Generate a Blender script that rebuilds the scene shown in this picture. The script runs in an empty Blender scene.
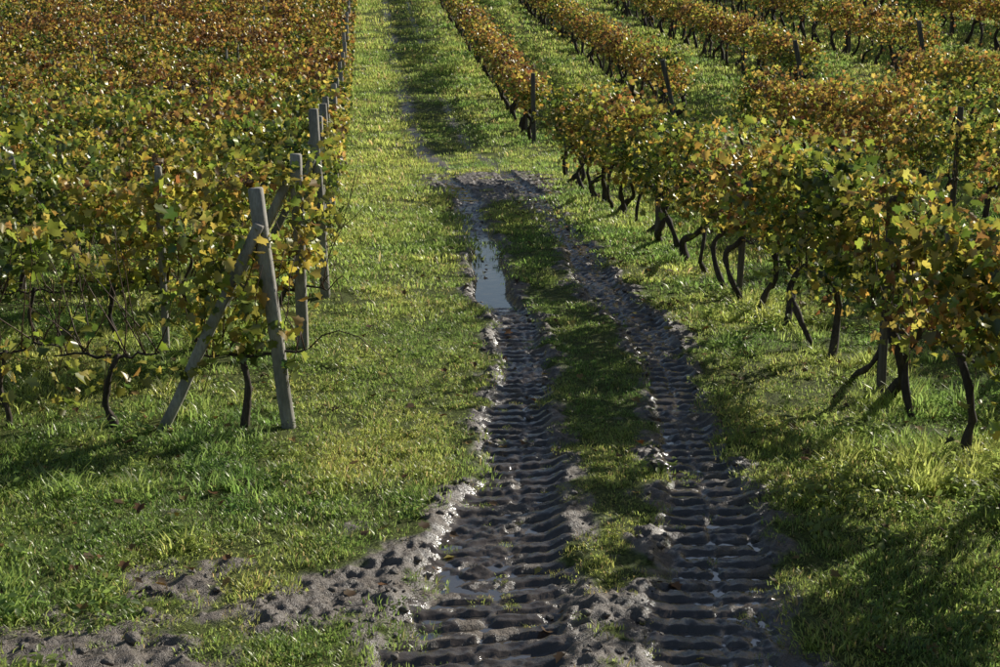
import bpy, math, bmesh, numpy as np
from mathutils import Vector
rng = np.random.default_rng(7)

# ------------------------------------------------------------------ helpers
PERM = np.random.default_rng(3).random((256, 256))
def vnoise(x, y, s=0):
    x = np.asarray(x, float) + s*17.31; y = np.asarray(y, float) + s*9.77
    xi = np.floor(x).astype(int); yi = np.floor(y).astype(int)
    fx = x-xi; fy = y-yi
    fx = fx*fx*(3-2*fx); fy = fy*fy*(3-2*fy)
    a = PERM[xi & 255, yi & 255]; b = PERM[(xi+1) & 255, yi & 255]
    c = PERM[xi & 255, (yi+1) & 255]; d = PERM[(xi+1) & 255, (yi+1) & 255]
    return (a*(1-fx)+b*fx)*(1-fy)+(c*(1-fx)+d*fx)*fy
def fbm(x, y, s=0, o=4):
    r = 0; a = .5; t = 0
    for i in range(o):
        r = r + a*vnoise(x*2**i, y*2**i, s+i); t += a; a *= .5
    return r/t
def sstep(a, b, x):
    t = np.clip((x-a)/(b-a), 0, 1); return t*t*(3-2*t)

TA = -0.1003
CA, SA = math.cos(math.atan(TA)), math.sin(math.atan(TA))   # lane heading
def uv2xy(u, v): return u*CA+v*SA, -u*SA+v*CA
def xy2uv(x, y): return x*CA-y*SA, x*SA+y*CA

CV = [0, 7.6, 8.9, 10.6, 13.1, 16.4, 19.8, 24.9, 29.4, 34, 42, 60, 300]
CU = [1.2, 1.35, 1.62, 2.02, 2.42, 2.65, 2.68, 2.88, 3.0, 2.85, 2.3, 2.1, 2.1]
def cpath(v): return np.interp(v, CV, CU) + 0.06*np.sin(v*0.9)
def wl(v): return np.interp(v, [0, 7.6, 9, 10.6, 13, 20, 30, 40], [.74, .70, .60, .44, .35, .33, .32, .2])
def wr(v): return np.interp(v, [0, 7.6, 9, 10.6, 13, 16, 20, 30, 40], [.60, .57, .48, .36, .30, .34, .36, .30, .2])

def base_h(u, v):
    t = np.clip((v-35)/12, 0, 1)
    z = 0.10*(np.where(v > 47, v-41, 6*t*t))
    z = z + 0.0002*np.maximum(v-60, 0)**2
    z = z + 0.115*np.log1p(np.exp((u-7.5)*1.2))/1.2*np.clip((v-2)/8, 0, 1)
    z = z + 0.05*(fbm(u*.25, v*.25, 5, 2)-.5)*np.clip(np.abs(u-2.7)-.5, 0, 2)
    return z
def masks(u, v):
    c = cpath(v)
    e = (fbm(u*3.2, v*3.2, 11, 5)-.5)*.95
    far = 1-sstep(33, 38, v)
    dl = np.abs(u-(c-.82)+.05*np.sin(v*2.1)); dr = np.abs(u-(c+.82))
    ml = 1-sstep(-.10, .18, dl+e*.8-wl(v))
    mr = 1-sstep(-.10, .18, dr+e*.8-wr(v))
    m = np.maximum(ml, mr)*far
    p1 = np.sqrt(((u+.55)/1.6)**2+((v-8.15)/1.25)**2)
    m = np.maximum(m, (1-sstep(.5, 1.1, p1+e*1.7+(fbm(u*1.6, v*1.6, 17, 3)-.5)*1.6))*.9)
    mid = (1-sstep(7.5, 10.2, v+e*3))*(1-sstep(.8, 1.2, np.abs(u-c)))
    m = np.maximum(m, mid*.8*(fbm(u*2, v*2, 31) > .48))
    p2 = np.sqrt(((u-3.0)/1.9)**2+((v-32.2)/3.0)**2)
    m = np.maximum(m, (1-sstep(.8, 1.1, p2+e*1.2)))
    fr = (1-sstep(.10, .42, np.minimum(np.abs(u-(c-.75)), np.abs(u-(c+.75))+.12)+e*.4))*sstep(33, 36, v)
    m = np.maximum(m, fr*.65)
    return np.clip(m, 0, 1), dl, dr
def tread_fn(u, v, dl, dr):
    c = cpath(v); a, b = wl(v), wr(v)
    ph = 2*np.pi*(v+.07*np.abs(u-c)+.11*(fbm(u*1.8, v*1.8, 52, 3)-.5))/.21
    bar = sstep(-.5, .0, np.sin(ph+1.3*(vnoise(u*1.9, v*2.3, 53)-.5)))
    bar = bar*(.6+.7*fbm(u*6, v*8, 54, 3))
    ul = u-(c-.82); ur = u-(c+.82)
    split = 1-.9*np.exp(-((np.abs(ul-.04-.03*np.sin(v*1.7)))/.035)**2)
    splitr = 1-.9*np.exp(-(ur/.03)**2)
    nz = (fbm(u*4, v*4, 56, 3)-.5)*.40
    tr = np.maximum((1-sstep(a*.76, a*.95, dl+nz))*split, (1-sstep(b*.76, b*.95, dr+nz))*splitr)
    amt = sstep(.28, .46, fbm(u*1.6, v*1.1, 51, 3))*np.interp(v, [0, 15, 19, 28, 34], [1, 1, .6, .35, 0])
    return bar, tr*amt
def ground_h(u, v, detail=True):
    z = base_h(u, v)
    if not detail: return z
    m, dl, dr = masks(u, v)
    near = 1-sstep(34, 38, v)
    a, b = wl(v), wr(v)
    rl = 1-sstep(a*.6, a*1.05, dl); rr = 1-sstep(b*.6, b*1.05, dr)
    pud = sstep(17.2, 18.4, v)*(1-sstep(23.5, 26, v))
    z = z-near*(.075+.055*pud)*rl-near*.065*rr
    z = z+near*.022*np.exp(-((dl-a*1.12)/.10)**2)*sstep(.35, .65, fbm(u*2.3, v*2.3, 41))
    z = z+near*.02*np.exp(-((dr-b*1.12)/.10)**2)*sstep(.35, .65, fbm(u*2.3, v*2.3, 42))
    bar, tr = tread_fn(u, v, dl, dr); tr = tr*(1-pud*.9*rl)
    z = z+.046*(bar-.42)*tr
    rid = 1-np.abs(2*fbm(u*6, v*6, 61, 5)-1)
    churn = m*(1-.72*tr)*(1-.75*pud*rl)
    z = z+churn*near*((rid-.75)*.085+(fbm(u*16, v*16, 62, 3)-.5)*.06)
    big = sstep(.58, .75, fbm(u*4.5, v*4.5, 67, 3)); z = z+churn*near*big*.025*(.5+fbm(u*19, v*19, 68, 2))
    z = z+m*near*(1-.7*pud*rl)*(fbm(u*24, v*24, 63, 3)-.5)*.026
    z = z+(1-m)*near*(fbm(u*3, v*3, 64, 3)-.5)*.06
    return z
def gz(x, y, detail=False):
    u, v = xy2uv(np.asarray(x, float), np.asarray(y, float))
    return ground_h(u, v, detail)

def mk_mesh(name, V, loops, starts, mats, cols=None, smooth=False, matidx=None, attrs=None):
    me = bpy.data.meshes.new(name)
    me.vertices.add(len(V)); me.vertices.foreach_set("co", np.asarray(V, np.float32).ravel())
    me.loops.add(len(loops)); me.loops.foreach_set("vertex_index", np.asarray(loops, np.int32))
    me.polygons.add(len(starts)); me.polygons.foreach_set("loop_start", np.asarray(starts, np.int32))
    if smooth: me.polygons.foreach_set("use_smooth", np.ones(len(starts), bool))
    if matidx is not None: me.polygons.foreach_set("material_index", np.asarray(matidx, np.int32))
    me.update(calc_edges=True)
    if cols is not None:
        ca = me.attributes.new("Col", 'FLOAT_COLOR', 'POINT')
        cc = np.ones((len(V), 4), np.float32); cc[:, :3] = cols
        ca.data.foreach_set("color", cc.ravel())
    for k, a in (attrs or {}).items():
        at = me.attributes.new(k, 'FLOAT', 'POINT'); at.data.foreach_set("value", np.asarray(a, np.float32))
    for m in mats: me.materials.append(m)
    return me
def add_obj(name, me, parent=None, loc=None):
    o = bpy.data.objects.new(name, me); bpy.context.scene.collection.objects.link(o)
    if parent: o.parent = parent
    if loc: o.location = loc
    return o

def scatter(tv, tf, P, R, S, C):
    n = len(P); k = len(tv)
    V = np.einsum('nij,kj->nki', R, tv)*S[:, None, None]+P[:, None, :]
    lt = np.concatenate([np.array(f) for f in tf]); fl = np.array([len(f) for f in tf])
    st = np.concatenate([[0], np.cumsum(fl)[:-1]])
    L = (lt[None, :]+(np.arange(n)*k)[:, None]).ravel()
    ST = (st[None, :]+(np.arange(n)*len(lt))[:, None]).ravel()
    return V.reshape(-1, 3), L, ST, np.repeat(C, k, axis=0)
def rand_rot(n, up=.5, r=rng):
    N = r.normal(size=(n, 3)); N /= np.linalg.norm(N, axis=1)[:, None]
    N[:, 2] = N[:, 2]+up*np.sign(r.random(n)-.15); N /= np.linalg.norm(N, axis=1)[:, None]
    T = r.normal(size=(n, 3)); T[:, 2] -= .8
    T -= N*np.sum(N*T, axis=1)[:, None]; T /= np.linalg.norm(T, axis=1)[:, None]
    B = np.cross(T, N)
    return np.stack([B, T, N], axis=2)

def half(s):
    return [(s*.26, -.14), (s*.50, .06), (s*.37, .26), (s*.56, .50), (s*.27, .58)]
o = [(0, 0)]+half(1)+[(0, 1.0)]+half(-1)
LEAF = np.array([(x, y, .30*abs(x)-.22*y*y) for x, y in o]); LEAF[:, 1] -= .4
LEAF_F = [[0, 1, 2, 3, 4, 5, 6], [0, 6, 11, 10, 9, 8, 7]]
LEAF2 = np.array([(0, -.5, 0), (.48, -.15, .12), (.3, .4, .05), (0, .5, -.05), (-.3, .4, .05), (-.48, -.15, .12)])
LEAF2_F = [[0, 1, 2, 3], [0, 3, 4, 5]]

class Geo:
    def __init__(s): s.V = []; s.L = []; s.S = []; s.C = []; s.M = []; s.nv = 0; s.nl = 0
    def add(s, V, L, S, C, m=0):
        s.V.append(V); s.L.append(np.asarray(L)+s.nv); s.S.append(np.asarray(S)+s.nl)
        C = np.asarray(C, float)
        if C.ndim == 1: C = np.tile(C, (len(V), 1))
        s.C.append(C); s.M.append(np.full(len(S), m)); s.nv += len(V); s.nl += len(L)
    def mesh(s, name, mats, smooth=False):
        return mk_mesh(name, np.concatenate(s.V), np.concatenate(s.L), np.concatenate(s.S), mats,
                       np.concatenate(s.C), smooth, np.concatenate(s.M))
def tube(g, pts, rad, sides=6, col=(1, 1, 1), gn=.0, m=0, cap=True):
    pts = np.asarray(pts, float); n = len(pts); rad = np.broadcast_to(np.asarray(rad, float), (n,))
    T = np.gradient(pts, axis=0); T /= np.linalg.norm(T, axis=1)[:, None]+1e-9
    ref = np.array([0, 0, 1.]) if abs(T[:, 2]).mean() < .7 else np.array([1., 0, 0])
    A = np.cross(T, ref); A /= np.linalg.norm(A, axis=1)[:, None]+1e-9
    B = np.cross(T, A)
    th = np.linspace(0, 2*np.pi, sides, endpoint=False)
    rr = rad[:, None]*(1+gn*(rng.random((n, sides))-.5)*2)
    V = pts[:, None, :]+rr[:, :, None]*(np.cos(th)[None, :, None]*A[:, None, :]+np.sin(th)[None, :, None]*B[:, None, :])
    V = V.reshape(-1, 3)
    i = np.arange(n-1)[:, None]*sides; j = np.arange(sides)[None, :]; j2 = (j+1) % sides
    F = np.stack([i+j, i+j2, i+sides+j2, i+sides+j], axis=-1).reshape(-1, 4)
    L = F.ravel(); S = np.arange(len(F))*4
    if cap:
        L = np.concatenate([L, (n-1)*sides+np.arange(sides), np.arange(sides)[::-1]])
        S = np.concatenate([S, [len(F)*4, len(F)*4+sides]])
    g.add(V, L, S, col, m)
def square_post(g, b, t, w, col=(1, 1, 1), m=0):
    b = np.array(b, float); t = np.array(t, float); ax = t-b; ax /= np.linalg.norm(ax)
    a = np.cross(ax, [0, 1, 0]); a /= np.linalg.norm(a); c = np.cross(ax, a); h = w/2; k = h*.72
    prof = [(h, k), (k, h), (-k, h), (-h, k), (-h, -k), (-k, -h), (k, -h), (h, -k)]
    rings = []
    L0 = np.linalg.norm(t-b)
    ts = [0, .2, .4, .6, .8, 1-.015/L0, 1]
    for q, tt in enumerate(ts):
        sc = .85 if q == len(ts)-1 else 1+.03*rng.normal()
        p = b+(t-b)*tt+a*rng.normal()*.004
        rings += [p+(a*x+c*y)*sc for x, y in prof]
    V = np.array(rings); n = len(ts); s = 8
    i = np.arange(n-1)[:, None]*s; j = np.arange(s)[None, :]; j2 = (j+1) % s
    F = np.stack([i+j, i+j2, i+s+j2, i+s+j], axis=-1).reshape(-1, 4)
    L = np.concatenate([F.ravel(), (n-1)*s+np.arange(s)]); S = np.concatenate([np.arange(len(F))*4, [len(F)*4]])
    g.add(V, L, S, col, m)

# ------------------------------------------------------------------ materials
def newmat(name):
    m = bpy.data.materials.new(name); m.use_nodes = True; nt = m.node_tree; nt.nodes.clear()
    return m, nt, nt.nodes, nt.links
def mixc(ns, ln, fac, a, b, blend='MIX'):
    n = ns.new('ShaderNodeMix'); n.data_type = 'RGBA'; n.blend_type = blend
    for s, val in ((0, fac), (6, a), (7, b)):
        if hasattr(val, 'links'): ln.new(val, n.inputs[s])
        elif s == 0: n.inputs[0].default_value = val
        else: n.inputs[s].default_value = (*val, 1)
    return n.outputs[2]
def noise(ns, ln, scale, detail=4, rough=.55, vec=None):
    n = ns.new('ShaderNodeTexNoise'); n.inputs['Scale'].default_value = scale
    n.inputs['Detail'].default_value = detail; n.inputs['Roughness'].default_value = rough
    if vec is not None: ln.new(vec, n.inputs['Vector'])
    return n.outputs['Fac']
def ramp(ns, ln, f, a, b, v0=0., v1=1.):
    n = ns.new('ShaderNodeMapRange'); n.inputs[1].default_value = a; n.inputs[2].default_value = b
    n.inputs[3].default_value = v0; n.inputs[4].default_value = v1; ln.new(f, n.inputs[0]); return n.outputs[0]

def foliage_mat(name, trans=.5, tboost=(1.5, 1.45, .8), gloss=.45, gfac=.06, inst=False):
    m, nt, ns, ln = newmat(name)
    at = ns.new('ShaderNodeAttribute'); at.attribute_name = 'Col'; col = at.outputs['Color']
    if inst:
        t = ns.new('ShaderNodeAttribute'); t.attribute_name = 'tint'; t.attribute_type = 'INSTANCER'
        mul = mixc(ns, ln, t.outputs['Fac'], (.60, .74, .75), (1.30, 1.12, 1.2))
        col = mixc(ns, ln, 1.0, col, mul, 'MULTIPLY')
    df = ns.new('ShaderNodeBsdfDiffuse'); ln.new(col, df.inputs['Color'])
    gl = ns.new('ShaderNodeBsdfGlossy'); gl.inputs['Roughness'].default_value = gloss; gl.inputs['Color'].default_value = (1, .97, .85, 1)
    m1 = ns.new('ShaderNodeMixShader'); m1.inputs[0].default_value = gfac
    ln.new(df.outputs[0], m1.inputs[1]); ln.new(gl.outputs[0], m1.inputs[2])
    tr = ns.new('ShaderNodeBsdfTranslucent'); ln.new(mixc(ns, ln, 1.0, col, tboost, 'MULTIPLY'), tr.inputs['Color'])
    mx = ns.new('ShaderNodeMixShader'); mx.inputs[0].default_value = trans
    ln.new(m1.outputs[0], mx.inputs[1]); ln.new(tr.outputs[0], mx.inputs[2])
    out = ns.new('ShaderNodeOutputMaterial'); ln.new(mx.outputs[0], out.inputs[0])
    return m
M_leaf = foliage_mat('vine_leaf', .42, (2.25, 2.1, 1.4), .36, .09)
M_grass = foliage_mat('grass_blade', .55, (2.15, 2.1, 1.6), .35, .08, inst=True)
M_dead = foliage_mat('fallen_leaf', .15, (1.2, 1, .8), .6, .03)

def solid_mat(name, c1, c2, scale, rough=.85, bump=.4, stretch=None):
    m, nt, ns, ln = newmat(name)
    tc = ns.new('ShaderNodeTexCoord'); vec = tc.outputs['Object']
    if stretch:
        mp = ns.new('ShaderNodeMapping'); mp.inputs['Scale'].default_value = stretch; ln.new(vec, mp.inputs[0]); vec = mp.outputs[0]
    f = noise(ns, ln, scale, 4, .65, vec); f2 = noise(ns, ln, scale*.12, 3, .5, vec)
    col = mixc(ns, ln, ramp(ns, ln, f, .35, .65), c1, c2)
    col = mixc(ns, ln, ramp(ns, ln, f2, .4, .62, 0, .7), col, tuple(x*.45 for x in c1))
    pr = ns.new('ShaderNodeBsdfPrincipled'); ln.new(col, pr.inputs['Base Color']); pr.inputs['Roughness'].default_value = rough
    bp = ns.new('ShaderNodeBump'); bp.inputs['Strength'].default_value = bump; bp.inputs['Distance'].default_value = .01
    ln.new(f, bp.inputs['Height']); ln.new(bp.outputs[0], pr.inputs['Normal'])
    out = ns.new('ShaderNodeOutputMaterial'); ln.new(pr.outputs[0], out.inputs[0]); return m
M_bark = solid_mat('vine_bark', (.045, .034, .026), (.12, .092, .07), 38, .9, 1., (1, 1, .25))
M_cane = solid_mat('vine_cane', (.08, .04, .023), (.13, .075, .04), 30, .7, .3)
M_conc = solid_mat('weathered_concrete', (.28, .26, .22), (.44, .41, .35), 45, .9, .7, (1, 1, .3))
M_wood = solid_mat('weathered_wood', (.10, .085, .07), (.19, .165, .14), 40, .85, .8, (1, 1, .08))
M_wire = solid_mat('rusty_wire', (.10, .07, .055), (.18, .14, .12), 80, .5, .1)

def ground_mat():
    m, nt, ns, ln = newmat('ground_soil')
    tc = ns.new('ShaderNodeTexCoord'); P = tc.outputs['Object']
    a = ns.new('ShaderNodeAttribute'); a.attribute_name = 'mud'
    w = ns.new('ShaderNodeAttribute'); w.attribute_name = 'wet'
    n1 = noise(ns, ln, 3, 3, .6, P); n2 = noise(ns, ln, 26, 3, .7, P); n4 = noise(ns, ln, 85, 3, .75, P)
    g = mixc(ns, ln, ramp(ns, ln, n2, .38, .62), (.05, .065, .018), (.17, .21, .055))
    g = mixc(ns, ln, ramp(ns, ln, n4, .5, .65, 0, .6), g, (.13, .105, .05))
    md = mixc(ns, ln, ramp(ns, ln, n2, .3, .7), (.10, .076, .055), (.23, .18, .135))
    md = mixc(ns, ln, ramp(ns, ln, n4, .45, .65, 0, .5), md, (.31, .25, .19))
    wf = ns.new('ShaderNodeMath'); wf.operation = 'MULTIPLY'; ln.new(w.outputs['Fac'], wf.inputs[0]); ln.new(ramp(ns, ln, n1, .34, .46), wf.inputs[1])
    md = mixc(ns, ln, wf.outputs[0], md, (.080, .063, .048))
    c = mixc(ns, ln, ramp(ns, ln, a.outputs['Fac'], .25, .6), g, md)
    pr = ns.new('ShaderNodeBsdfPrincipled'); ln.new(c, pr.inputs['Base Color'])
    pr.inputs['IOR'].default_value = 1.6
    ln.new(ramp(ns, ln, a.outputs['Fac'], .1, .6, .08, .65), pr.inputs['Specular IOR Level'])
    ln.new(ramp(ns, ln, wf.outputs[0], 0, .85, .75, .09), pr.inputs['Roughness'])
    ad = ns.new('ShaderNodeMath'); ad.operation = 'ADD'; ln.new(n2, ad.inputs[0])
    ml = ns.new('ShaderNodeMath'); ml.operation = 'MULTIPLY'; ln.new(n4, ml.inputs[0]); ml.inputs[1].default_value = .5
    ln.new(ml.outputs[0], ad.inputs[1])
    bp = ns.new('ShaderNodeBump'); bp.inputs['Distance'].default_value = .035
    ln.new(ramp(ns, ln, wf.outputs[0], 0, .9, 1., .20), bp.inputs['Strength'])
    ln.new(ad.outputs[0], bp.inputs['Height']); ln.new(bp.outputs[0], pr.inputs['Normal'])
    out = ns.new('ShaderNodeOutputMaterial'); ln.new(pr.outputs[0], out.inputs[0]); return m
M_ground = ground_mat()
def water_mat():
    m, nt, ns, ln = newmat('muddy_water')
    tc = ns.new('ShaderNodeTexCoord')
    pr = ns.new('ShaderNodeBsdfPrincipled'); pr.inputs['Base Color'].default_value = (.08, .068, .055, 1)
    pr.inputs['Roughness'].default_value = .03; pr.inputs['IOR'].default_value = 3.2
    f = noise(ns, ln, 9, 2, .5, tc.outputs['Object'])
    bp = ns.new('ShaderNodeBump'); bp.inputs['Strength'].default_value = .10; bp.inputs['Distance'].default_value = .02
    ln.new(f, bp.inputs['Height']); ln.new(bp.outputs[0], pr.inputs['Normal'])
    out = ns.new('ShaderNodeOutputMaterial'); ln.new(pr.outputs[0], out.inputs[0]); return m
M_water = water_mat()

# ------------------------------------------------------------------ ground
def axis(segs):
    r = []
    for a, b, s in segs: r.append(np.arange(a, b, s))
    return np.concatenate(r+[[segs[-1][1]]])
ua = axis([(-160, -40, 8), (-40, -12, 1.), (-12, -3, .15), (-3, -1, .04), (-1, 4.9, .025), (4.9, 8, .08), (8, 16, .25), (16, 40, 1.), (40, 200, 8)])
va = axis([(-60, 0, 5), (0, 6, .4), (6, 14, .018), (14, 22, .03), (22, 36, .06), (36, 60, .4), (60, 120, 1.5), (120, 320, 6)])
U, Vv = np.meshgrid(ua, va)
Z = ground_h(U, Vv); mm, dl, dr = masks(U, Vv)
X, Y = uv2xy(U, Vv)
nu, nv = len(ua), len(va)
i = np.arange(nv-1)[:, None]*nu; j = np.arange(nu-1)[None, :]
F = np.stack([i+j, i+j+1, i+nu+j+1, i+nu+j], axis=-1).reshape(-1, 4)
low = np.maximum(1-sstep(wl(Vv)*.6, wl(Vv)*1.1, dl), 1-sstep(wr(Vv)*.6, wr(Vv)*1.1, dr))
bar, tr = tread_fn(U, Vv, dl, dr)
wet = np.clip(.34+low*.6+.4*sstep(.3, .8, bar)*tr, 0, 1)*mm
me = mk_mesh('ground', np.stack([X, Y, Z], -1).reshape(-1, 3), F.ravel(), np.arange(len(F))*4, [M_ground], None, True,
             attrs={'mud': mm.ravel(), 'wet': wet.ravel()})
add_obj('ground', me)

def puddle(v0, v1, off, hw, z, n=40):
    vs = np.linspace(v0, v1, n); c = cpath(vs)+off
    taper = np.sin(np.linspace(.12, np.pi-.12, n))**.5
    w = hw*taper*(.85+.3*vnoise(vs*2, vs*0, 71))
    V = []
    for k in range(n):
        for s in (-1, 0, 1):
            x, y = uv2xy(c[k]+s*w[k], vs[k]); V.append((x, y, z))
    F = [[3*k+a, 3*k+a+1, 3*k+a+4, 3*k+a+3] for k in range(n-1) for a in (0, 1)]
    add_obj('puddle', mk_mesh('puddle', V, np.array(F).ravel(), np.arange(len(F))*4, [M_water]))
puddle(17.2, 25.6, -.86, .36, -.112)
puddle(29.5, 34.6, -.75, .5, -.060)
puddle(6.6, 10.6, .84, .50, -.070)
puddle(10.2, 16, .82, .30, -.072)
puddle(6.8, 13.4, -.82, .55, -.082)

# ------------------------------------------------------------------ vines
GRN = (.070, .105, .026); YGR = (.215, .245, .055); YEL = (.40, .34, .095); OCH = (.33, .22, .075); RUS = (.22, .11, .05); BRN = (.12, .075, .042)
PAL = np.array([GRN, YGR, YEL, OCH, RUS, BRN])
def foliage(P0, P1, dens, zlo, zhi, thick, size, w, lod, seed, clump=.45, ragged=.25, droop=.03):
    r = np.random.default_rng(seed)
    P0 = np.array(P0, float); P1 = np.array(P1, float); Lh = np.linalg.norm(P1-P0); d = (P1-P0)/Lh; nrm = np.array([-d[1], d[0]])
    n = int(dens*Lh*1.8)
    t = r.random(n)*Lh
    top = zhi+ragged*2*(fbm(t*1.3, t*0+seed, 1, 3)-.5)
    bot = zlo+.6*(fbm(t*1.1, t*0+seed+5, 2, 3)-.5)
    h = r.beta(1.5, 1.25, n); z = bot+(top-bot)*h
    lat = r.normal(size=n)*thick*(.55+.6*np.sin(np.pi*np.clip(h, 0, 1)))
    keep = (fbm(t*1.9, z*2.2+seed*3.1, 3, 3)+.18*(r.random(n)-.5)) > clump
    sh = (r.random(n) < .05); z = np.where(sh, top+r.random(n)*.40*sstep(.3, .9, vnoise(t*5, t*0, seed+9)), z)
    dr_ = (r.random(n) < droop); z = np.where(dr_, bot-r.random(n)*.55*sstep(.35, .9, vnoise(t*2.5, t*0, seed+19)), z)
    keep |= sh | dr_
    t, z, lat, h = t[keep], z[keep], lat[keep], h[keep]; n = len(t)
    xy = P0[None]+d[None]*t[:, None]+nrm[None]*lat[:, None]
    g = gz(xy[:, 0], xy[:, 1])
    P = np.stack([xy[:, 0], xy[:, 1], g+z], 1)
    k = 1.15*(fbm(t*.8, z*1.2+seed, 7, 3)-.5)+.62*(r.random(n)-.5)+.10*(h-.5)
    w = np.array(w, float); cw = np.cumsum(w/w.sum())
    rk = np.clip(.5+k*1.15, 0, .999)
    idx = np.clip(np.searchsorted(cw, rk), 0, 5)
    C = PAL[idx]*(.45+.95*r.random((n, 1)))*(1+.10*r.normal(size=(n, 3))); C = np.clip(C, .01, .6)
    S = size*(.55+.75*r.random(n))
    tv, tf = (LEAF, LEAF_F) if lod == 0 else (LEAF2, LEAF2_F)
    V, L, ST, CC = scatter(tv, tf, P, rand_rot(n, .5, r), S, C)
    return mk_mesh('foliage', V, L, ST, [M_leaf], CC)

def vine(g, p, d, r, rad=.05, H=.9, lean=.25, arms=.5, lod=0, canes=5):
    x, y = p; z0 = float(gz(x, y))-.04
    nr = np.array([-d[1], d[0]])
    n = 12 if lod == 0 else 6
    ts = np.linspace(0, 1, n); ln_ = r.normal()*lean-lean*.5; ph = r.random()*6.28
    am = (.13 if lean > .2 else .05)*(.5+r.random())
    wob = am*(np.sin(ts*5.5+ph)-math.sin(ph))*1.0+am*.35*np.sin(ts*12+ph*2)*ts
    off = ln_*ts**.8
    lat = am*.8*(np.sin(ts*4.5+ph*3)-math.sin(ph*3))
    zz = (H+.04)*(ts+(.10*np.sin(ts*6.28+ph)*ts*(1-ts)*4 if lean > .2 else 0))
    pts = np.stack([x+d[0]*(off+wob)+nr[0]*lat, y+d[1]*(off+wob)+nr[1]*lat, z0+zz], 1)
    rr = rad*(1.15-.4*ts+.45*np.exp(-ts*9)+.35*np.exp(-((ts-1)/.12)**2))*(1+.16*r.normal(size=n))
    tube(g, pts, np.clip(rr, rad*.55, rad*2), 8 if lod == 0 else 5, (1, 1, 1), .22, 0)
    e = pts[-1]
    for s in (-1, 1):
        L = arms*(.7+.5*r.random()); m = 7
        q = np.linspace(0, 1, m)
        a = np.stack([e[0]+d[0]*s*L*q, e[1]+d[1]*s*L*q, e[2]-.03+.16*np.sin(q*2.4)*(r.random()-.2)+.02*r.normal(size=m)], 1)
        a[0] = e-[0, 0, .03]
        tube(g, a, rad*(.62-.38*q), 6 if lod == 0 else 4, (1, 1, 1), .15, 0)
        for k in range(canes):
            b = a[r.integers(1, m)]; hh = .55+.7*r.random(); c = np.linspace(0, 1, 6)
            dx, dy = r.normal(size=2)*.16
            cp = np.stack([b[0]+d[0]*dx*2*c+nr[0]*dy*c+.03*np.sin(c*6+r.random()*6), b[1]+d[1]*dx*2*c+nr[1]*dy*c+.02*np.sin(c*5), b[2]+hh*c], 1)
            if r.random() < .2: cp[:, 2] = b[2]+.3*np.sin(c*2.6)-.5*c*c; cp[:, :2] += d*(.2*s*c)[:, None]
            tube(g, cp, .007*(1.1-.6*c), 4, (1, 1, 1), 0, 1)

def wires(g, P0, P1, hs, r=.0028):
    P0 = np.array(P0); P1 = np.array(P1); n = max(2, int(np.linalg.norm(P1-P0)/1.5)); t = np.linspace(0, 1, n)[:, None]
    xy = P0+(P1-P0)*t; z = gz(xy[:, 0], xy[:, 1])
    for h in hs:
        tube(g, np.stack([xy[:, 0], xy[:, 1], z+h+.012*np.sin(t[:, 0]*n*1.3)], 1), r, 4, cap=False)

def vine_row(P0, P1, lod, seed, dens, size, w, zlo, zhi, thick, trunk_sp, rad, H, lean, canes, post_sp, postm, hpost=2.1,
             clump=.45, trunks=True, wr_=True, post_off=2., posts=True, ragged=.25, tlod=None, extra=None, toff=.6, droop=.03):
    r = np.random.default_rng(seed)
    e = bpy.data.objects.new('vine_row', None); bpy.context.scene.collection.objects.link(e)
    A = np.array(P0, float); B = np.array(P1, float); L = np.linalg.norm(B-A); d = (B-A)/L
    add_obj('foliage', foliage(A, B, dens, zlo, zhi, thick, size, w, lod, seed, clump, ragged=ragged, droop=droop), e)
    if trunks:
        g = Geo(); t = toff
        while t < L:
            p = A+d*t; vine(g, p, d, r, rad*(.7+.5*r.random()), H, lean, trunk_sp*.5, lod if tlod is None else tlod, canes); t += trunk_sp*(.65+.7*r.random())
        add_obj('trunks', g.mesh('trunks', [M_bark, M_cane], True), e)
    g = Geo(); t = post_off; any_ = False
    if posts:
        while t < L:
            p = A+d*t; z = float(gz(*p)); l = r.normal(size=2)*.05
            square_post(g, (p[0], p[1], z-.1), (p[0]+l[0], p[1]+l[1], z+hpost*(.93+.1*r.random())), .085 if postm is M_wood else .075); t += post_sp; any_ = True
    if extra:
        for b, tt, wd in extra: square_post(g, b, tt, wd); any_ = True
    if any_: add_obj('posts', g.mesh('posts', [postm]), e)
    if wr_:
        g = Geo(); wires(g, A, B, [H+.0, H+.45, H+.9, H+1.22] if H+.9 < zhi else [H, H+.5]); add_obj('wires', g.mesh('wires', [M_wire]), e)
    return e

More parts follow.
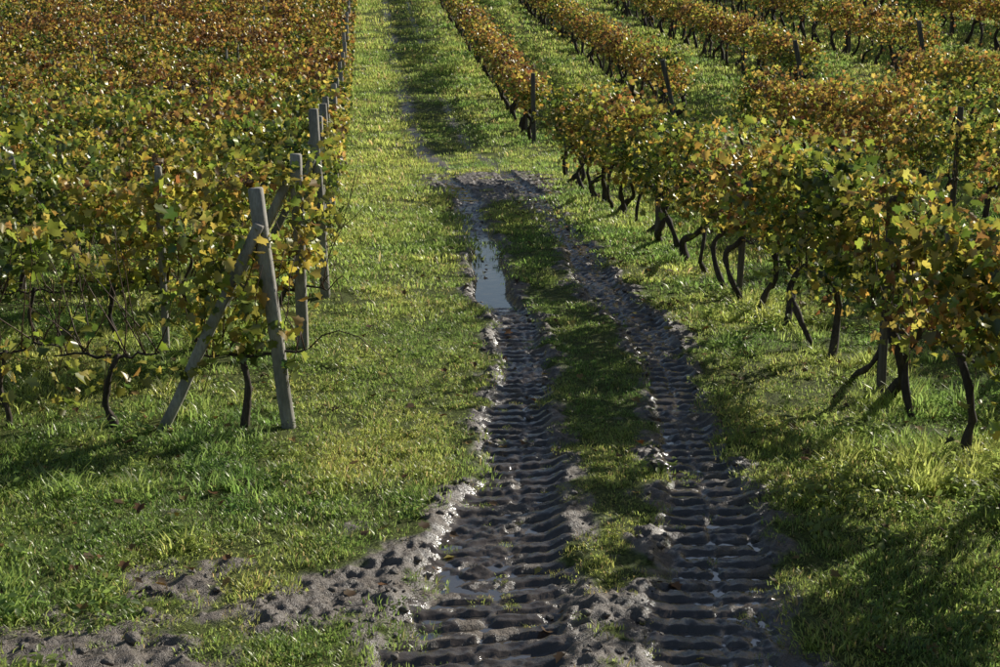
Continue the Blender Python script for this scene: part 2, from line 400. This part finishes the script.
# left block : rows running across the view, end posts on the lane
yk = [12.2, 15.3, 18.4]; xk = [-2.06, -2.39, -2.52]
while yk[-1] < 150:
    yy = yk[-1]+3.1; yk.append(yy); xk.append((-.8-yy*(-SA))/CA)
for k, (x, y) in enumerate(zip(xk, yk)):
    wdt = 7+y*.42
    near = k < 5
    f = min(1, max(0, (y-19)/38))
    w = np.array([.24, .38, .24, .08, .04, .02])*(1-f)+np.array([.12, .15, .13, .25, .22, .13])*f
    z = float(gz(x, y))
    hp = [2.35, 2.35, 2.7][k] if k < 3 else 2.4
    leanx = -.24 if k == 0 else -.04+.05*math.sin(k*2.3)
    ex = [((x, y, z-.1), (x+leanx, y, z+hp), .13 if k == 0 else .13)]
    if k < 8: ex.append(((x-1.28, y-.05, z-.1), (x-.20 if k == 0 else x-.10, y-.09, z+2.02), .10))
    vine_row((x+(.25 if k else .15), y), (x-wdt, y), 0 if near else 1, 100+k,
             [360, 400, 480, 480, 460][k] if near else max(170, 430-y*2.8), .105 if near else .112+y*.0004, w, .72 if k < 2 else .8,
             2.0 if k == 0 else 2.12, .20 if k == 0 else .28, 1.05, .030, .76, .08, 7 if k < 3 else 0, 5., M_conc, 2.15,
             clump=.50 if k == 0 else (.47 if near else .42), trunks=y < 40, wr_=y < 30, post_off=1.9 if k == 1 else 4.6,
             posts=y < 75, tlod=0 if k < 3 else 1, extra=ex, ragged=.32, droop=.05 if k == 0 else .03)

# right block : rows running away from the camera
wR = [.26, .27, .23, .13, .07, .04]
wR2 = [.16, .21, .20, .21, .14, .08]
us = [5.45, 10.2, 15.0, 19.8, 24.6]
for k, u in enumerate(us):
    P0 = uv2xy(u, 3.0 if k < 2 else 8+3*k); P1 = uv2xy(u-.35 if k == 0 else u, 34.2+k*.8)
    vine_row(P0, P1, 0 if k < 3 else 1, 300+k, 640 if k == 0 else 460, .098, wR if k == 0 else wR2, 1.02, 2.12, .30, .95, .046, .92, .30, 4 if k == 0 else 2,
             5.2, M_wood, 2.15, clump=.465, post_off=[4.6, 3.3, 2, 3, 4][k], ragged=.48, tlod=0 if k < 2 else 1, droop=.055)
us2 = [5.25, 10.2, 15.0, 19.8, 24.6, 29.4, 34.2, 39, 43.8]
for k, u in enumerate(us2):
    v0 = 41.5+k*1.2
    P0 = uv2xy(u, v0); P1 = uv2xy(u, 128)
    z = float(gz(*P0)); q = uv2xy(u-(.05 if k == 0 else .6), v0-.1)
    ex = [((P0[0], P0[1], z-.1), (q[0], q[1], z+2.2), .14)]
    vine_row(P0, P1, 1, 400+k, 300, .118, wR2, 1.05, 2.05, .30, 1.1, .075, .95, .32, 0, 6, M_wood, 2.0, clump=.41,
             wr_=False, extra=ex, tlod=1, ragged=.36)

# ------------------------------------------------------------------ grass
def blade_geo(g, n, hmin, hmax, wid, rad, r, col, bend=.5):
    for _ in range(n):
        a = r.random()*6.28; rr = rad*math.sqrt(r.random()); x, y = rr*math.cos(a), rr*math.sin(a)
        h = hmin+(hmax-hmin)*r.random(); b = a+r.normal()*1.0; dx, dy = math.cos(b), math.sin(b); px, py = -dy, dx
        bd = h*bend*(.3+r.random()); w = wid*(.7+.6*r.random())
        V = []
        for t, ww in ((0, .8), (.5, 1), (1, .0)):
            o = bd*t*t; zz = h*(t-.25*t*t*bend)
            if ww > 0: V += [(x+dx*o+px*w*ww/2, y+dy*o+py*w*ww/2, zz-.01), (x+dx*o-px*w*ww/2, y+dy*o-py*w*ww/2, zz-.01)]
            else: V += [(x+dx*o, y+dy*o, zz-.01)]
        c = np.array(col)*(.6+.8*r.random())
        if r.random() < .09: c = np.array((.38, .32, .17))*(.6+.6*r.random())
        g.add(np.array(V), [0, 1, 3, 2, 2, 3, 4], [0, 4], c)
def weed_geo(g, n, size, rad, r, col):
    for _ in range(n):
        a = r.random()*6.28; rr = rad*r.random()**.7; h = .02+.09*r.random()
        P = np.array([[rr*math.cos(a), rr*math.sin(a), h]])
        out = np.array([math.cos(a), math.sin(a), .5*r.normal()]); out /= np.linalg.norm(out)
        nn = np.array([0, 0, 1.])+.4*r.normal(size=3); nn -= out*nn.dot(out); nn /= np.linalg.norm(nn)
        R = np.stack([np.cross(out, nn), out, nn], 1)[None]
        tv = np.array([(0, -.5, 0), (.22, -.2, .06), (.26, .15, .06), (0, .5, -.05), (-.26, .15, .06), (-.22, -.2, .06)])
        V, L, S, C = scatter(tv, [[0, 1, 2, 3], [0, 3, 4, 5]], P, R, np.array([size*(.6+.7*r.random())]), np.array([col])*(.7+.6*r.random()))
        g.add(V, L, S, C)
protos = bpy.data.collections.new('grass_tufts')
G1 = (.27, .35, .105); G2 = (.31, .37, .12); G3 = (.19, .27, .08)
def proto(name, fn):
    g = Geo(); fn(g); ob = bpy.data.objects.new(name, g.mesh(name, [M_grass])); protos.objects.link(ob)
r = np.random.default_rng(5)
proto('p00', lambda g: blade_geo(g, 62, .02, .065, .007, .16, r, G1, .8))
proto('p01', lambda g: blade_geo(g, 58, .02, .075, .0075, .16, r, G2, .7))
proto('p02', lambda g: blade_geo(g, 64, .015, .05, .0075, .17, r, G1, 1.))
proto('p03', lambda g: blade_geo(g, 50, .03, .09, .0075, .15, r, G3, .8))
proto('p04', lambda g: blade_geo(g, 34, .06, .17, .009, .12, r, G1, .7))
proto('p05', lambda g: blade_geo(g, 30, .07, .21, .010, .11, r, G2, .8))
proto('p06', lambda g: weed_geo(g, 34, .04, .13, r, (.18, .26, .075)))
proto('p07', lambda g: weed_geo(g, 26, .058, .14, r, (.20, .27, .08)))
proto('p08', lambda g: blade_geo(g, 50, .04, .10, .016, .28, r, G1, .8))
proto('p09', lambda g: blade_geo(g, 50, .05, .13, .018, .30, r, G1, .8))
def band(v0, v1, u0, u1, dens):
    n = int((v1-v0)*(u1-u0)*dens); return np.stack([u0+(u1-u0)*rng.random(n), v0+(v1-v0)*rng.random(n)], 1)
Q = np.concatenate([band(5.5, 12, -6.5, 7.5, 115), band(12, 18, -9, 10, 66), band(18, 27, -11, 14, 30), band(27, 38, -8, 22, 15),
                    band(38, 70, -2, 36, 7.5), band(70, 130, -2, 45, 1.8), band(18, 40, -22, -8, 5)])
u, v = Q[:, 0], Q[:, 1]
m, dl, dr = masks(u, v)
patch = fbm(u*1.1, v*1.1, 81, 4)
keep = rng.random(len(u)) > np.clip(m*1.25, 0, .92)
keep &= ~((fbm(u*1.6, v*1.6, 83, 3) < .33) & (rng.random(len(u)) < .65))
u, v, m, patch = u[keep], v[keep], m[keep], patch[keep]; n = len(u)
x, y = uv2xy(u, v); z = ground_h(u, v)
c = cpath(v); rank = sstep(3.9, 5.2, u)*sstep(.38, .55, patch)+.5*np.exp(-((u-5.4)/.5)**2)
leftrow = (u < -1) & (v > 10.4); rank = rank+leftrow*.3
rank = rank+.4*sstep(-.5, -2.5, u)*(patch > .5)
rr = rng.random(n)
idx = rng.integers(0, 4, n)
idx = np.where(rr < rank*.38, rng.integers(4, 6, n), idx)
rw = rng.random(n); idx = np.where(rw < .05+.20*rank*(fbm(u*.9, v*.9, 85, 3) > .5), rng.integers(6, 8, n), idx)
idx = np.where((v > 24) | (rng.random(n) < sstep(16, 26, v)), rng.integers(8, 10, n), idx)
sc = (.70+.6*rng.random(n))*(.6+.85*patch)*np.interp(v, [0, 20, 38, 60, 130], [1, 1, 1.15, 1.9, 3.4])
sc *= np.where(np.abs(u-c) < .9, .8, 1)*np.where(m > .5, .5, 1)
tint = np.clip(fbm(u*.8, v*.8, 87, 4)*2.2-.65+.35*(rng.random(n)-.5), 0, 1)
tint = np.where((u > -1) & (u < 2), np.clip(tint+.2, 0, 1), tint)
gm = bpy.data.meshes.new('grass'); gm.vertices.add(n)
gm.vertices.foreach_set('co', np.stack([x, y, z], 1).astype(np.float32).ravel())
a = gm.attributes.new('rot', 'FLOAT_VECTOR', 'POINT'); a.data.foreach_set('vector', np.stack([rng.normal(size=n)*.10, rng.normal(size=n)*.10, rng.random(n)*6.28], 1).astype(np.float32).ravel())
a = gm.attributes.new('scl', 'FLOAT', 'POINT'); a.data.foreach_set('value', sc.astype(np.float32))
a = gm.attributes.new('tint', 'FLOAT', 'POINT'); a.data.foreach_set('value', tint.astype(np.float32))
a = gm.attributes.new('idx', 'INT', 'POINT'); a.data.foreach_set('value', idx.astype(np.int32))
go = add_obj('grass', gm)
ng = bpy.data.node_groups.new('grass_scatter', 'GeometryNodeTree')
ng.interface.new_socket('Geometry', in_out='INPUT', socket_type='NodeSocketGeometry')
ng.interface.new_socket('Geometry', in_out='OUTPUT', socket_type='NodeSocketGeometry')
gi = ng.nodes.new('NodeGroupInput'); gout = ng.nodes.new('NodeGroupOutput')
ci = ng.nodes.new('GeometryNodeCollectionInfo'); ci.inputs['Collection'].default_value = protos
ci.inputs['Separate Children'].default_value = True; ci.inputs['Reset Children'].default_value = True
iop = ng.nodes.new('GeometryNodeInstanceOnPoints'); iop.inputs['Pick Instance'].default_value = True
def na(nm, dt):
    q = ng.nodes.new('GeometryNodeInputNamedAttribute'); q.data_type = dt; q.inputs['Name'].default_value = nm; return q.outputs['Attribute']
L = ng.links
L.new(gi.outputs[0], iop.inputs['Points']); L.new(ci.outputs[0], iop.inputs['Instance'])
L.new(na('idx', 'INT'), iop.inputs['Instance Index']); L.new(na('rot', 'FLOAT_VECTOR'), iop.inputs['Rotation']); L.new(na('scl', 'FLOAT'), iop.inputs['Scale'])
L.new(iop.outputs[0], gout.inputs[0])
md = go.modifiers.new('scatter', 'NODES'); md.node_group = ng
print('tufts', n)

# ------------------------------------------------------------------ mud clods and fallen leaves
Q = band(6, 20, -3, 6, 130); u, v = Q[:, 0], Q[:, 1]; m, dl, dr = masks(u, v)
edge = np.exp(-((dl-wl(v)*1.1)/.14)**2)+np.exp(-((dr-wr(v)*1.1)/.14)**2)+.7*((u < .3) & (v < 9.2))
keep = (rng.random(len(u)) < np.clip(edge*.5, 0, 1)) & (m > .25); u, v = u[keep], v[keep]; n = len(u)
bm = bmesh.new(); bmesh.ops.create_icosphere(bm, subdivisions=2, radius=1); tv = np.array([q.co[:] for q in bm.verts]); tf = [[q.index for q in f.verts] for f in bm.faces]; bm.free()
g = Geo()
for b in range(5):
    t2 = tv*(1+1.1*(fbm(tv[:, :1]*1.9+b*7, tv[:, 1:2]*1.9+tv[:, 2:]*2.6, b, 3)-.5)); t2[:, 2] *= .65
    s_ = np.arange(n) % 5 == b; x, y = uv2xy(u[s_], v[s_]); z = ground_h(u[s_], v[s_])
    th = rng.random(s_.sum())*6.28; R = np.zeros((s_.sum(), 3, 3)); R[:, 0, 0] = np.cos(th); R[:, 0, 1] = -np.sin(th); R[:, 1, 0] = np.sin(th); R[:, 1, 1] = np.cos(th); R[:, 2, 2] = 1
    V, LL, S, C = scatter(t2, tf, np.stack([x, y, z], 1), R, .008+.040*rng.random(s_.sum())**3, np.ones((s_.sum(), 3))); g.add(V, LL, S, C)
me = g.mesh('mud_clods', [M_ground], True)
for nm, val in (('mud', 1.), ('wet', .3)):
    at = me.attributes.new(nm, 'FLOAT', 'POINT'); at.data.foreach_set('value', np.full(len(me.vertices), val, np.float32))
add_obj('mud_clods', me)
Q = np.concatenate([band(6, 34, 3.6, 7, 6), band(6, 34, -1, 4, 1.6), band(8, 30, -8, -1, 4)]); u, v = Q[:, 0], Q[:, 1]; n = len(u)
x, y = uv2xy(u, v); z = ground_h(u, v)+.03+.04*rng.random(n)
C = PAL[rng.choice([2, 3, 4, 5, 5], n)]*(.5+.5*rng.random((n, 1)))
V, LL, S, CC = scatter(LEAF, LEAF_F, np.stack([x, y, z], 1), rand_rot(n, 2.5), .05+.05*rng.random(n), C)
add_obj('fallen_leaves', mk_mesh('fallen_leaves', V, LL, S, [M_dead], CC))

# ------------------------------------------------------------------ light, sky, camera
sc_ = bpy.context.scene
EL, AZ = 26, 48     # azimuth clockwise from +Y
w = bpy.data.worlds.new('World'); sc_.world = w; w.use_nodes = True; nt = w.node_tree
bg = nt.nodes['Background']; sk = nt.nodes.new('ShaderNodeTexSky'); sk.sky_type = 'NISHITA'; sk.sun_disc = False
sk.sun_elevation = math.radians(EL); sk.sun_rotation = math.radians(AZ)
nt.links.new(sk.outputs[0], bg.inputs[0]); bg.inputs[1].default_value = .068
sl = bpy.data.lights.new('sun', 'SUN'); sl.energy = 5; sl.angle = math.radians(.5); sl.color = (1, .96, .87)
so = bpy.data.objects.new('sun', sl); sc_.collection.objects.link(so)
d = Vector((math.sin(math.radians(AZ))*math.cos(math.radians(EL)), math.cos(math.radians(AZ))*math.cos(math.radians(EL)), math.sin(math.radians(EL))))
so.rotation_euler = d.to_track_quat('Z', 'Y').to_euler(); so.location = (20, 20, 20)
cam = bpy.data.cameras.new('camera'); cam.lens = 46.8; cam.sensor_width = 36; cam.clip_end = 1000
co = bpy.data.objects.new('camera', cam); sc_.collection.objects.link(co); sc_.camera = co
co.location = (0, 0, 3.8); co.rotation_euler = (math.radians(90-13.24), 0, 0)
sc_.view_settings.view_transform = 'Standard'; sc_.view_settings.look = 'None'; sc_.view_settings.exposure = 0
